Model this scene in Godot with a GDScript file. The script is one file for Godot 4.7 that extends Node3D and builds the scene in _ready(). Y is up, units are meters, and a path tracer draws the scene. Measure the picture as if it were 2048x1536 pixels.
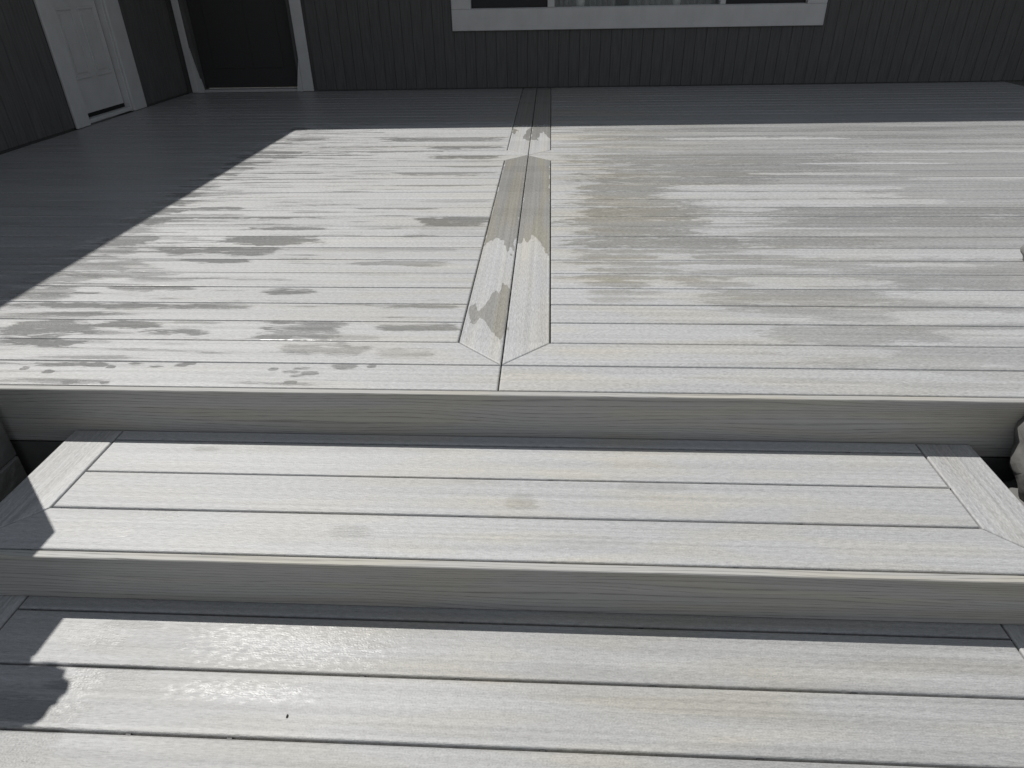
extends Node3D
# A sunlit composite porch deck with two broad steps in front of a dark house.
# y = 0 is the deck surface, z = 0 the outer face of its front fascia, x = 0 the centre joint.

const PITCH := 0.1447
const FIRST := 0.0245
const HALF_GAP := 0.0022
const STEP_Y := -0.1378
const LOW_Y := -0.2717
const GROUND_Y := -0.41
const STEP_FRONT := 0.5047
const LOW_FRONT := 0.999
const STEP_LEFT := -1.2517
const STEP_RIGHT := 1.3031
const DECK_LEFT := -3.62
const DECK_RIGHT := 4.7
const CROSS_ROW := 20
const LAST_ROW := 42

var rng := RandomNumberGenerator.new()
var to_srgb := PackedByteArray()
var box_cache := {}

# Water left on the boards: x0, x1, z0, z1, how wet. One entry is one drying patch.
var DECK_WET := [[-1.95, -1.74, -2.092, -1.947, 1.00], [-1.95, -1.71, -1.928, -1.803, 0.90], [-1.83, -1.62, -1.924, -1.882, 0.90], [-1.92, -1.69, -1.782, -1.655, 1.00], [-1.76, -1.41, -1.781, -1.725, 0.90], [-1.94, -1.69, -1.628, -1.509, 1.00], [-1.79, -1.20, -1.628, -1.573, 0.85], [-1.93, -1.70, -1.490, -1.361, 0.70], [-1.91, -1.60, -1.338, -1.209, 0.90], [-1.67, -1.42, -1.328, -1.261, 0.60], [-1.33, -0.89, -1.336, -1.251, 1.00], [-1.95, -1.62, -1.177, -1.052, 0.75], [-1.56, -1.03, -1.186, -1.090, 0.95], [-1.96, -1.50, -1.034, -0.903, 0.70], [-1.39, -1.08, -1.044, -0.997, 0.95], [-1.74, -1.47, -0.974, -0.925, 0.50], [-1.94, -1.60, -0.876, -0.767, 0.80], [-1.69, -1.31, -0.887, -0.844, 0.70], [-1.51, -1.22, -0.825, -0.781, 0.65], [-1.91, -1.63, -0.737, -0.615, 0.80], [-1.58, -1.19, -0.747, -0.701, 0.80], [-1.66, -1.52, -0.693, -0.666, 1.00], [-1.83, -1.03, -0.596, -0.544, 0.95], [-1.71, -1.36, -0.521, -0.482, 0.80], [-1.71, -1.36, -0.446, -0.326, 0.85], [-1.42, -1.13, -0.453, -0.388, 1.00], [-1.22, -0.97, -0.392, -0.341, 1.00], [-1.15, -0.96, -0.451, -0.425, 0.70], [-1.73, -1.35, -0.314, -0.252, 1.00], [-1.57, -1.25, -0.309, -0.275, 0.60], [-1.44, -1.16, -0.165, -0.129, 0.90], [-1.45, -1.42, -0.125, -0.107, 0.90], [-1.37, -1.33, -0.112, -0.088, 0.90], [-1.35, -1.30, -0.155, -0.131, 0.90], [-1.27, -1.22, -0.047, -0.036, 0.90], [-1.16, -1.12, -0.050, -0.039, 0.90], [-1.14, -1.07, -0.166, -0.145, 0.90], [-1.19, -1.16, -0.143, -0.122, 0.90], [-1.07, -1.01, -0.143, -0.131, 0.90], [-0.99, -0.94, -0.157, -0.136, 0.90], [-0.97, -0.92, -0.170, -0.149, 0.90], [-0.69, -0.66, -0.139, -0.119, 0.90], [-0.65, -0.59, -0.125, -0.102, 0.90], [-0.62, -0.56, -0.103, -0.080, 0.90], [-0.62, -0.58, -0.068, -0.046, 0.90], [-0.62, -0.56, -0.147, -0.129, 0.90], [-0.51, -0.43, -0.171, -0.129, 0.90], [-0.40, -0.37, -0.164, -0.146, 0.90], [-0.59, -0.53, -0.121, -0.092, 0.90], [-1.40, -1.00, -1.187, -1.088, 0.95], [-1.11, -0.12, -1.185, -1.128, 0.55], [-1.34, -1.07, -1.040, -0.986, 0.90], [-0.65, -0.25, -1.022, -0.958, 0.75], [-0.65, -0.42, -0.879, -0.852, 0.35], [-0.94, -0.72, -0.737, -0.676, 0.95], [-1.13, -0.90, -0.598, -0.542, 0.80], [-0.48, -0.17, -0.596, -0.559, 0.70], [-0.82, -0.54, -0.453, -0.320, 0.85], [-0.65, -0.37, -0.359, -0.318, 0.55], [-0.43, -0.14, -0.448, -0.384, 0.90], [-0.71, -0.41, -0.301, -0.215, 0.75], [-0.40, -0.21, -0.277, -0.197, 0.60], [-0.41, -0.20, -0.584, -0.560, 0.40], [-0.14, -0.07, -1.278, -1.259, 0.10], [-1.34, -0.85, -1.346, -1.224, 1.00], [-1.28, -0.87, -1.461, -1.410, 0.80], [-0.80, -0.15, -1.479, -1.426, 0.50], [-1.65, -0.95, -1.638, -1.586, 0.90], [-0.49, -0.13, -1.613, -1.475, 1.00], [-0.81, -0.40, -1.771, -1.729, 0.80], [-1.72, -1.41, -1.782, -1.741, 0.90], [-0.57, -0.16, -1.900, -1.847, 0.50], [-0.72, -0.15, -2.210, -2.157, 0.75], [-1.70, -1.09, -2.516, -2.452, 0.95], [-0.84, -0.14, -2.520, -2.415, 0.75], [-0.60, -0.15, -2.664, -2.590, 0.75], [-0.73, -0.16, -2.810, -2.731, 0.65], [-0.64, -0.15, -2.940, -2.833, 0.90], [-2.05, -0.98, -2.965, -2.897, 0.85], [-1.37, -0.53, -3.092, -3.012, 0.80], [-1.49, -0.83, -3.246, -3.161, 0.85], [-0.69, -0.17, -3.245, -3.120, 0.85], [-1.08, -0.18, -3.541, -3.337, 0.80], [-1.83, -1.27, -3.690, -3.596, 0.70], [-1.88, -1.48, -3.092, -3.003, 1.00], [-1.96, -1.51, -2.927, -2.843, 1.00], [-1.94, -1.63, -2.788, -2.689, 1.00], [-1.93, -1.66, -2.640, -2.558, 0.90], [-1.91, -1.69, -2.515, -2.416, 0.90], [-1.99, -1.64, -2.365, -2.298, 0.90], [-1.96, -1.67, -2.218, -2.140, 0.90], [-1.89, -1.71, -3.889, -3.788, 1.00], [-1.86, -1.46, -3.531, -3.416, 0.90], [-1.85, -1.68, -3.370, -3.295, 0.90], [-1.43, -1.22, -3.382, -3.308, 0.50], [-0.45, -0.12, -1.479, -1.334, 0.30], [0.23, 2.11, -2.931, -2.797, 0.90], [0.28, 2.12, -2.779, -2.653, 1.00], [0.36, 1.99, -2.622, -2.489, 0.90], [0.32, 1.93, -2.467, -2.364, 0.95], [0.26, 1.42, -2.340, -2.222, 0.95], [0.26, 0.90, -2.191, -2.063, 1.00], [0.26, 0.78, -2.052, -1.918, 0.95], [0.23, 0.97, -1.902, -1.784, 0.90], [0.30, 0.88, -1.764, -1.615, 1.00], [0.17, 0.89, -1.602, -1.474, 1.00], [0.25, 0.82, -1.456, -1.325, 0.95], [0.20, 1.03, -1.315, -1.185, 0.95], [0.15, 0.87, -1.167, -1.111, 0.90], [0.24, 0.59, -1.111, -1.040, 0.85], [0.71, 1.03, -1.114, -1.044, 0.85], [0.17, 1.25, -1.027, -0.970, 0.80], [0.29, 0.69, -0.961, -0.895, 0.80], [0.61, 1.17, -0.939, -0.895, 0.70], [0.16, 0.83, -0.879, -0.818, 0.85], [0.25, 0.51, -0.823, -0.753, 0.75], [0.58, 0.91, -0.815, -0.758, 0.80], [0.25, 0.56, -0.736, -0.687, 0.70], [0.29, 0.53, -0.676, -0.618, 0.55], [0.68, 1.22, -0.738, -0.611, 0.85], [0.53, 0.79, -0.680, -0.637, 0.30], [0.76, 1.18, -0.601, -0.552, 0.80], [0.98, 2.72, -1.808, -1.610, 0.90], [1.11, 2.58, -1.610, -1.380, 0.95], [0.94, 1.56, -1.334, -1.206, 0.90], [1.47, 1.93, -1.217, -1.161, 0.80], [1.02, 2.18, -1.053, -1.017, 0.80], [1.22, 2.21, -0.968, -0.906, 0.85], [1.23, 2.14, -0.900, -0.765, 0.90], [0.81, 1.43, -0.746, -0.692, 0.75], [1.03, 1.44, -0.683, -0.626, 0.75], [0.78, 1.18, -0.598, -0.556, 0.85], [0.96, 1.98, -0.613, -0.570, 0.85], [1.00, 1.31, -0.528, -0.477, 0.80], [0.82, 1.40, -0.457, -0.325, 0.80], [1.30, 1.89, -0.465, -0.426, 0.70], [0.86, 1.76, -0.313, -0.188, 0.65], [0.33, 4.54, -4.033, -3.911, 0.60], [0.51, 4.36, -3.810, -3.624, 0.80], [0.39, 4.17, -3.520, -3.351, 0.85], [0.48, 4.00, -3.253, -3.130, 0.80], [2.07, 4.20, -4.015, -2.995, 0.70]]
var STEP_WET := [[-0.87, -0.78, 0.073, 0.097, 0.70], [-0.79, -0.13, 0.063, 0.088, 0.35], [-1.09, -0.80, 0.339, 0.370, 0.50], [-0.86, -0.75, 0.335, 0.377, 0.70], [-0.94, -0.85, 0.399, 0.437, 0.60], [-0.38, -0.27, 0.381, 0.420, 0.70], [0.03, 0.12, 0.254, 0.310, 0.60], [-0.11, 0.03, 0.187, 0.214, 0.35], [0.33, 0.49, 0.194, 0.234, 0.35], [0.14, 0.38, 0.394, 0.436, 0.25], [-0.53, -0.39, 0.431, 0.455, 0.25]]
var LOW_WET := [[-0.88, -0.73, 0.570, 0.593, 0.90], [-0.91, -0.66, 0.682, 0.757, 0.95], [-1.03, -0.76, 0.757, 0.823, 0.95], [-0.96, -0.79, 0.838, 0.927, 1.00], [-0.83, -0.68, 0.858, 0.922, 0.45], [-0.36, -0.19, 0.601, 0.630, 0.60], [-0.30, -0.07, 0.561, 0.608, 0.35], [-0.72, -0.61, 0.575, 0.606, 0.40], [-0.89, -0.78, 0.606, 0.658, 0.90]]
var LOW_BEADS := [[-0.65, -0.18, 0.563, 0.666, 1.00], [-0.64, -0.32, 0.712, 0.762, 1.00], [-0.91, -0.79, 0.685, 0.787, 0.60], [-0.97, -0.79, 0.581, 0.646, 0.50]]
# dry streaks left standing in the damp right half
var DECK_DRY := [[1.15, 2.13, -1.922, -1.825, 1.0], [1.02, 2.55, -1.194, -1.083, 1.0], [1.35, 1.87, -1.016, -0.973, 1.0], [0.89, 1.41, -0.857, -0.771, 1.0], [1.34, 2.23, -0.753, -0.640, 1.0], [1.29, 2.10, -0.566, -0.489, 1.0], [1.36, 2.02, -0.432, -0.386, 1.0], [0.74, 1.99, -2.163, -2.074, 1.0], [0.69, 1.93, -2.026, -1.924, 1.0], [0.86, 1.87, -1.879, -1.792, 1.0], [0.94, 1.26, -1.760, -1.694, 1.0], [0.85, 1.19, -1.615, -1.561, 1.0], [0.78, 1.08, -1.445, -1.375, 1.0], [1.02, 1.77, -1.173, -1.114, 1.0], [0.65, 1.08, -0.993, -0.950, 1.0], [0.98, 2.19, -3.423, -3.323, 1.0], [2.05, 3.26, -3.001, -2.917, 1.0], [1.63, 2.50, -2.676, -2.601, 1.0], [1.28, 2.11, -2.440, -2.384, 1.0], [2.07, 3.38, -2.347, -2.262, 1.0], [0.84, 1.19, -0.297, -0.234, 1.0], [0.92, 1.27, -0.150, -0.094, 1.0]]
var BORDER_WET := [
	[Vector2(-0.145, -2.797), Vector2(-0.022, -2.935), Vector2(0.0, -2.919), Vector2(0.0, -1.3), Vector2(-0.014, -1.214), Vector2(-0.022, -1.093), Vector2(-0.034, -1.122), Vector2(-0.058, -1.278), Vector2(-0.093, -1.298), Vector2(-0.117, -1.246), Vector2(-0.145, -1.2)],
	[Vector2(-0.021, -0.79), Vector2(-0.042, -0.751), Vector2(-0.064, -0.682), Vector2(-0.082, -0.612), Vector2(-0.08, -0.587), Vector2(-0.135, -0.573), Vector2(-0.131, -0.473), Vector2(-0.113, -0.447), Vector2(-0.092, -0.486), Vector2(-0.063, -0.437), Vector2(-0.041, -0.371), Vector2(-0.015, -0.337), Vector2(0.0, -0.33), Vector2(0.0, -0.72)],
	[Vector2(0.0, -2.891), Vector2(0.059, -2.935), Vector2(0.145, -2.805), Vector2(0.145, -1.215), Vector2(0.126, -1.106), Vector2(0.111, -1.215), Vector2(0.076, -1.325), Vector2(0.034, -1.279), Vector2(0.015, -1.202), Vector2(0.003, -1.279)],
	[Vector2(0.004, -3.905), Vector2(0.15, -3.9), Vector2(0.15, -3.415), Vector2(0.125, -3.468), Vector2(0.083, -3.706), Vector2(0.051, -3.384), Vector2(0.004, -3.386)],
	[Vector2(-0.14, -3.82), Vector2(-0.10, -3.74), Vector2(-0.116, -3.565), Vector2(-0.14, -3.65)],
	[Vector2(-0.031, -3.787), Vector2(0.0, -3.845), Vector2(0.0, -3.352), Vector2(-0.056, -3.422)],
	[Vector2(-0.15, -6.1), Vector2(0.15, -6.1), Vector2(0.15, -3.95), Vector2(-0.15, -3.93)],
]

# ---------------------------------------------------------------- helpers

func tag(o: Node, label: String, category: String, group := "") -> void:
	o.set_meta("label", label)
	o.set_meta("category", category)
	if group != "":
		o.set_meta("group", group)

func thing(called: String, label: String, category: String, at := Vector3.ZERO, group := "") -> Node3D:
	var o := Node3D.new()
	o.name = called
	add_child(o, true)
	o.position = at
	tag(o, label, category, group)
	return o

func part(called: String, mesh: Mesh, mat: Material, parent: Node, at := Vector3.ZERO) -> MeshInstance3D:
	var o := MeshInstance3D.new()
	o.name = called
	o.mesh = mesh
	o.material_override = mat
	o.position = at
	parent.add_child(o, true)
	return o

func inset(poly: PackedVector2Array, d: float) -> PackedVector2Array:
	# poly runs so that its inside lies to the right of each edge in (x, z)
	var n := poly.size()
	var out := PackedVector2Array()
	for i in n:
		var a := poly[(i + n - 1) % n]
		var b := poly[i]
		var c := poly[(i + 1) % n]
		var e0 := (b - a).normalized()
		var e1 := (c - b).normalized()
		var n0 := Vector2(-e0.y, e0.x)
		var n1 := Vector2(-e1.y, e1.x)
		var m := (n0 + n1) / (1.0 + n0.dot(n1))
		out.append(b + m * d)
	return out

func prism(poly: PackedVector2Array, top: float, bottom: float, chamfer: float, tex := Rect2(), double_sided_uv := false) -> ArrayMesh:
	# A flat piece with eased upper edges; poly is in (x, z). tex maps world x, z to 0..1.
	var p := poly
	var area := 0.0
	for i in p.size():
		area += p[i].cross(p[(i + 1) % p.size()])
	if area < 0.0:
		p = p.duplicate()
		p.reverse()
	var rings := [[p, bottom], [p, top - chamfer], [inset(p, chamfer * 0.13), top - chamfer * 0.5], [inset(p, chamfer * 0.5), top - chamfer * 0.13], [inset(p, chamfer), top]]
	var st := SurfaceTool.new()
	st.begin(Mesh.PRIMITIVE_TRIANGLES)
	st.set_smooth_group(-1)
	var n := p.size()
	for r in 4:
		var lo: PackedVector2Array = rings[r][0]
		var hi: PackedVector2Array = rings[r + 1][0]
		for i in n:
			var j := (i + 1) % n
			quad(st, v3(lo[i], rings[r][1]), v3(lo[j], rings[r][1]), v3(hi[j], rings[r + 1][1]), v3(hi[i], rings[r + 1][1]), tex)
	var t: PackedVector2Array = rings[4][0]
	for i in range(1, n - 1):
		tri(st, v3(t[0], top), v3(t[i], top), v3(t[i + 1], top), tex)
		tri(st, v3(p[0], bottom), v3(p[i + 1], bottom), v3(p[i], bottom), tex)
	st.generate_normals()
	st.generate_tangents()
	return st.commit()

func v3(p: Vector2, y: float) -> Vector3:
	return Vector3(p.x, y, p.y)

func tex_uv(v: Vector3, tex: Rect2) -> Vector2:
	if tex.size.x == 0.0:
		return Vector2(v.x, v.z + v.y)
	return Vector2((v.x - tex.position.x) / tex.size.x, (v.z - v.y * 0.02 - tex.position.y) / tex.size.y)

func tri(st: SurfaceTool, a: Vector3, b: Vector3, c: Vector3, tex: Rect2) -> void:
	for v: Vector3 in [a, b, c]:
		st.set_uv(tex_uv(v, tex))
		st.add_vertex(v)

func quad(st: SurfaceTool, a: Vector3, b: Vector3, c: Vector3, d: Vector3, tex: Rect2) -> void:
	tri(st, a, c, b, tex)
	tri(st, a, d, c, tex)

func rect(x0: float, x1: float, z0: float, z1: float) -> PackedVector2Array:
	return PackedVector2Array([Vector2(x0, z0), Vector2(x1, z0), Vector2(x1, z1), Vector2(x0, z1)])

func add_box(st: SurfaceTool, lo: Vector3, hi: Vector3, e := 0.0) -> void:
	# A box whose twelve edges are cut off by e; texture runs in metres.
	var c := (lo + hi) * 0.5
	var h := (hi - lo) * 0.5
	e = minf(e, minf(h.x, minf(h.y, h.z)) * 0.45)
	for axis in 3:
		for s: float in [-1.0, 1.0]:
			var u := (axis + 1) % 3
			var w := (axis + 2) % 3
			var q := []
			for k in 4:
				var v := Vector3.ZERO
				v[axis] = s * h[axis]
				v[u] = (h[u] - e) * (1.0 if k == 1 or k == 2 else -1.0)
				v[w] = (h[w] - e) * (1.0 if k >= 2 else -1.0)
				q.append(c + v)
			if s > 0.0:
				q.reverse()
			face(st, q, axis)
	if e <= 0.0:
		return
	for axis in 3:
		var u := (axis + 1) % 3
		var w := (axis + 2) % 3
		for su: float in [-1.0, 1.0]:
			for sw: float in [-1.0, 1.0]:
				var q := []
				for k in 4:
					var v := Vector3.ZERO
					v[axis] = (h[axis] - e) * (1.0 if k == 1 or k == 2 else -1.0)
					v[u] = su * (h[u] if k < 2 else h[u] - e)
					v[w] = sw * (h[w] - e if k < 2 else h[w])
					q.append(c + v)
				if su * sw > 0.0:
					q.reverse()
				face(st, q, u)
	for sx: float in [-1.0, 1.0]:
		for sy: float in [-1.0, 1.0]:
			for sz: float in [-1.0, 1.0]:
				var t := [c + Vector3(sx * h.x, sy * (h.y - e), sz * (h.z - e)), c + Vector3(sx * (h.x - e), sy * h.y, sz * (h.z - e)), c + Vector3(sx * (h.x - e), sy * (h.y - e), sz * h.z)]
				if sx * sy * sz > 0.0:
					t.reverse()
				for v: Vector3 in t:
					st.set_uv(Vector2(v.x, v.y))
					st.add_vertex(v)

func face(st: SurfaceTool, q: Array, axis: int) -> void:
	for k: int in [0, 1, 2, 0, 2, 3]:
		var v: Vector3 = q[k]
		st.set_uv(Vector2(v.z, -v.y) if axis == 0 else (Vector2(v.x, v.z) if axis == 1 else Vector2(v.x, -v.y)))
		st.add_vertex(v)

func begin() -> SurfaceTool:
	var st := SurfaceTool.new()
	st.begin(Mesh.PRIMITIVE_TRIANGLES)
	st.set_smooth_group(-1)
	return st

func finish(st: SurfaceTool) -> ArrayMesh:
	st.generate_normals()
	st.generate_tangents()
	return st.commit()

func box_mesh(lo: Vector3, hi: Vector3, e := 0.0) -> ArrayMesh:
	var st := begin()
	add_box(st, lo, hi, e)
	return finish(st)

func boxes_mesh(list: Array, e := 0.0) -> ArrayMesh:
	var st := begin()
	for b in list:
		add_box(st, b[0], b[1], e)
	return finish(st)

# ---------------------------------------------------------------- textures

func noise_bytes(w: int, h: int, sx: int, sz: int, s: int, freq: float, octaves := 3) -> PackedByteArray:
	# Noise drawn on a grid that is sx by sz times coarser, then stretched: grain along x or along z.
	var n := FastNoiseLite.new()
	n.noise_type = FastNoiseLite.TYPE_SIMPLEX_SMOOTH
	n.seed = s
	n.frequency = freq
	n.fractal_octaves = octaves
	var img := n.get_image(maxi(4, w / sx), maxi(4, h / sz), false, false, true)
	if sx > 1 or sz > 1:
		img.resize(w, h, Image.INTERPOLATE_CUBIC)
	return img.get_data()

func row_of(z: float) -> int:
	return int(floor((-z - FIRST) / PITCH))

func paint_patches(wet: PackedByteArray, w: int, h: int, area: Rect2, patches: Array, edge: PackedByteArray, front: float, rim: Array = [], firm := 2.4) -> PackedByteArray:
	var px := area.size.x / w
	var pz := area.size.y / h
	var beads := PackedByteArray()
	if rim.size() > 0:
		beads = rim[0]
	for p in patches:
		var x0: float = p[0]
		var x1: float = p[1]
		var zc: float = (p[2] + p[3]) * 0.5
		var zh: float = maxf(absf(p[3] - p[2]) * 0.5, 0.012)
		# a patch ends at the joints of its own board
		var row := floorf((front - zc - FIRST) / PITCH)
		var zb := front - FIRST - row * PITCH
		var zf := zb - PITCH
		var i0 := clampi(int((x0 - 0.12 - area.position.x) / px), 0, w)
		var i1 := clampi(int((x1 + 0.12 - area.position.x) / px), 0, w)
		var j0 := clampi(int((maxf(zc - zh * 1.7, zf) - area.position.y) / pz), 0, h)
		var j1 := clampi(int((minf(zc + zh * 1.7, zb) - area.position.y) / pz), 0, h)
		var xc := (x0 + x1) * 0.5
		var xh := maxf((x1 - x0) * 0.5, 0.012)
		var strength: float = p[4] * 255.0
		var flat := zh > 0.3 * PITCH
		for j in range(j0, j1):
			var v := absf(area.position.y + (j + 0.5) * pz - zc) / zh
			var vv := v * v * (0.45 if flat else 0.9)
			for i in range(i0, i1):
				var u := (area.position.x + (i + 0.5) * px - xc) / xh
				var u2 := u * u
				var idx := j * w + i
				var f := 1.0 - u2 * u2 * 0.6 - u2 * 0.25 - vv + (edge[idx] - 128) * 0.011
				if f > 0.0:
					var a := int(minf(f * firm, 1.0) * strength)
					if a > wet[idx]:
						wet[idx] = a
				elif f > -0.3 and rim.size() > 0:
					# drops stand around the drying film
					var b := int((f + 0.3) * 700.0)
					if b > beads[idx]:
						beads[idx] = b
	if rim.size() > 0:
		rim[0] = beads
	return wet

func shade_boards(area: Rect2, w: int, h: int, s: int, wet: PackedByteArray, beads: PackedByteArray, along_z: bool, front: float, base := 1.0, film := 1.0, soak := 0.29) -> StandardMaterial3D:
	var mm := area.size.x / w
	var st := maxi(3, int(0.011 / mm))
	var long := maxi(8, int(0.2 / mm))
	var fine := noise_bytes(w, h, 1 if along_z else st, st if along_z else 1, s, 0.45, 2)
	var coarse := noise_bytes(w, h, 1 if along_z else long, long if along_z else 1, s + 1, 0.10, 3)
	var speck := noise_bytes(w, h, 1 if along_z else 2, 2 if along_z else 1, s + 2, 0.6, 2)
	var tint := noise_bytes(w, h, 8 if along_z else 60, 60 if along_z else 10, s + 3, 0.16, 2)
	var rgb := PackedByteArray()
	rgb.resize(w * h * 3)
	var rough := PackedByteArray()
	rough.resize(w * h)
	var bump := PackedByteArray()
	bump.resize(w * h)
	var has_beads := beads.size() > 0
	# the yellowish staining sits along the centre of the deck and steps
	var stain := PackedFloat32Array()
	for i in w:
		var sx := area.position.x + (i + 0.5) * mm
		stain.append(0.22 + 0.95 * exp(-pow((sx - 0.25) / 0.75, 2.0)))
	for j in h:
		var z := area.position.y + (j + 0.5) * area.size.y / h
		var row := int(floor((front - z - FIRST) / PITCH))
		var tone := 1.0 + (float(hash(row * 31 + s / 100) % 1000) / 1000.0 - 0.5) * 0.09
		tone *= base
		for i in w:
			var idx := j * w + i
			var wv := wet[idx] * 0.0039216
			var fi := fine[idx] - 128
			var sp := speck[idx] - 128
			var a := (tone + fi * 0.0018 + sp * 0.0016 + (coarse[idx] - 128) * 0.0010) * (1.0 - soak * wv)
			var wm := clampf((tint[idx] - 108) * 0.011, 0.0, 1.0) * stain[i]
			rgb[idx * 3] = to_srgb[int(clampf(a * (0.448 + 0.014 * wm + 0.008 * wv * stain[i]), 0.0, 0.999) * 1023.0)]
			rgb[idx * 3 + 1] = to_srgb[int(clampf(a * (0.450 + 0.001 * wm), 0.0, 0.999) * 1023.0)]
			rgb[idx * 3 + 2] = to_srgb[int(clampf(a * (0.456 - 0.034 * wm - 0.022 * wv * stain[i]), 0.0, 0.999) * 1023.0)]
			var ro := 150.0 - 215.0 * film * maxf(0.0, wv - 0.45) + sp * 0.15
			var amp := 1.0 - 0.95 * wv * film
			if has_beads:
				var bd := beads[idx] * 0.0039216
				ro -= 30.0 * bd
				amp += 0.5 * bd
			rough[idx] = int(clampf(ro, 56.0, 255.0))
			bump[idx] = int(clampf(128.0 + (fi * 0.45 + sp * 0.5) * amp, 0.0, 255.0))
	var m := StandardMaterial3D.new()
	m.albedo_texture = ImageTexture.create_from_image(Image.create_from_data(w, h, false, Image.FORMAT_RGB8, rgb))
	m.roughness_texture = ImageTexture.create_from_image(Image.create_from_data(w, h, false, Image.FORMAT_L8, rough))
	m.roughness = 1.0
	m.metallic_specular = 0.8
	m.heightmap_enabled = true
	m.heightmap_texture = ImageTexture.create_from_image(Image.create_from_data(w, h, false, Image.FORMAT_L8, bump))
	m.heightmap_scale = 0.12
	m.texture_filter = BaseMaterial3D.TEXTURE_FILTER_LINEAR_WITH_MIPMAPS_ANISOTROPIC
	return m

func mixed_edge(w: int, h: int, mm: float, s: int) -> PackedByteArray:
	# ragged outline of a drying film: broad lobes with fine tongues along the grain
	var lobes := noise_bytes(w, h, maxi(2, int(0.05 / mm)), maxi(1, int(0.012 / mm)), s, 0.22, 4)
	var tongues := noise_bytes(w, h, maxi(2, int(0.022 / mm)), 1, s + 1, 0.30, 3)
	for i in lobes.size():
		lobes[i] = (lobes[i] * 11 + tongues[i] * 9) / 20
	return lobes

func deck_zone(area: Rect2, w: int, s: int) -> StandardMaterial3D:
	var h := int(w * area.size.y / area.size.x)
	var mm := area.size.x / w
	var edge := mixed_edge(w, h, mm, s + 7)
	var broad := noise_bytes(w, h, maxi(2, int(0.16 / mm)), maxi(1, int(0.010 / mm)), s + 17, 0.2, 3)
	var wet := PackedByteArray()
	wet.resize(w * h)
	# Boards that the house still shades have not dried at all; the right half is drying slowly.
	for j in h:
		var z := area.position.y + (j + 0.5) * area.size.y / h
		var damp_from := 1.35 + 0.32 * maxf(z, -3.4)
		var damp := 120.0 if z > -0.46 else 165.0
		for i in w:
			var idx := j * w + i
			var x := area.position.x + (i + 0.5) * mm
			var e := (edge[idx] - 128) * 0.004
			if x < -1.80 + e or z < -4.03 + e * 0.4:
				wet[idx] = 165
			elif x < 0.0:
				wet[idx] = int(clampf((-1.12 - x) * 1.3 + (broad[idx] - 146) * 0.020 + (edge[idx] - 128) * 0.012, 0.0, 1.0) * 170.0)
			elif x > 0.0:
				wet[idx] = int(clampf((x - damp_from) * 2.5 + (broad[idx] - 118) * 0.022 + 0.25, 0.0, 1.0) * damp)
	var rim := [PackedByteArray()]
	rim[0].resize(w * h)
	wet = paint_patches(wet, w, h, area, DECK_WET, edge, 0.0, rim)
	for i in wet.size():
		if wet[i] > 0:
			wet[i] = clampi(wet[i] * (190 + broad[i] / 2) / 255, 0, 255)
	if area.end.x > 0.5:
		var dry := PackedByteArray()
		dry.resize(w * h)
		dry = paint_patches(dry, w, h, area, DECK_DRY, edge, 0.0)
		for i in wet.size():
			if dry[i] > 0:
				wet[i] = wet[i] * (255 - dry[i]) / 255
	return shade_boards(area, w, h, s, wet, rim[0], false, 0.0, 1.0, 1.0, 0.37 if area.position.x < -0.5 else 0.23)

func step_zone(area: Rect2, w: int, s: int, patches: Array, bead_list: Array, front: float, damp := 0) -> StandardMaterial3D:
	var h := int(w * area.size.y / area.size.x)
	var edge := mixed_edge(w, h, area.size.x / w, s + 7)
	var wet := PackedByteArray()
	wet.resize(w * h)
	if damp > 0:
		var broad := noise_bytes(w, h, 120, 12, s + 17, 0.2, 3)
		for i in wet.size():
			wet[i] = int(clampf(0.55 + (broad[i] - 128) * 0.006, 0.0, 1.0) * damp)
	wet = paint_patches(wet, w, h, area, patches, edge, front)
	var beads := PackedByteArray()
	if bead_list.size() > 0:
		beads.resize(w * h)
		beads = paint_patches(beads, w, h, area, bead_list, noise_bytes(w, h, 6, 3, s + 9, 0.3, 4), front, [], 0.9)
	return shade_boards(area, w, h, s, wet, beads, false, front, 0.92 if damp > 0 else 1.0, 0.12 if damp > 0 else 1.0, 0.42 if damp > 0 else 0.29)

func border_zone(area: Rect2, w: int, h: int, s: int) -> StandardMaterial3D:
	var wet := PackedByteArray()
	wet.resize(w * h)
	var edge := noise_bytes(w, h, 3, 10, s + 7, 0.2, 3)
	for poly in BORDER_WET:
		var pp := PackedVector2Array(poly)
		var lo := pp[0]
		var hi := pp[0]
		for q in pp:
			lo = lo.min(q)
			hi = hi.max(q)
		var j0 := clampi(int((lo.y - 0.03 - area.position.y) / area.size.y * h), 0, h)
		var j1 := clampi(int((hi.y + 0.03 - area.position.y) / area.size.y * h), 0, h)
		for j in range(j0, j1):
			for i in w:
				var idx := j * w + i
				var n := (edge[idx] - 128) * 0.00012
				var q := Vector2(area.position.x + (i + 0.5) * area.size.x / w + n, area.position.y + (j + 0.5) * area.size.y / h + n * 3.0)
				if Geometry2D.is_point_in_polygon(q, pp):
					wet[idx] = 245
	return shade_boards(area, w, h, s, wet, PackedByteArray(), true, 0.0, 1.0, 1.0, 0.22)

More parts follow.
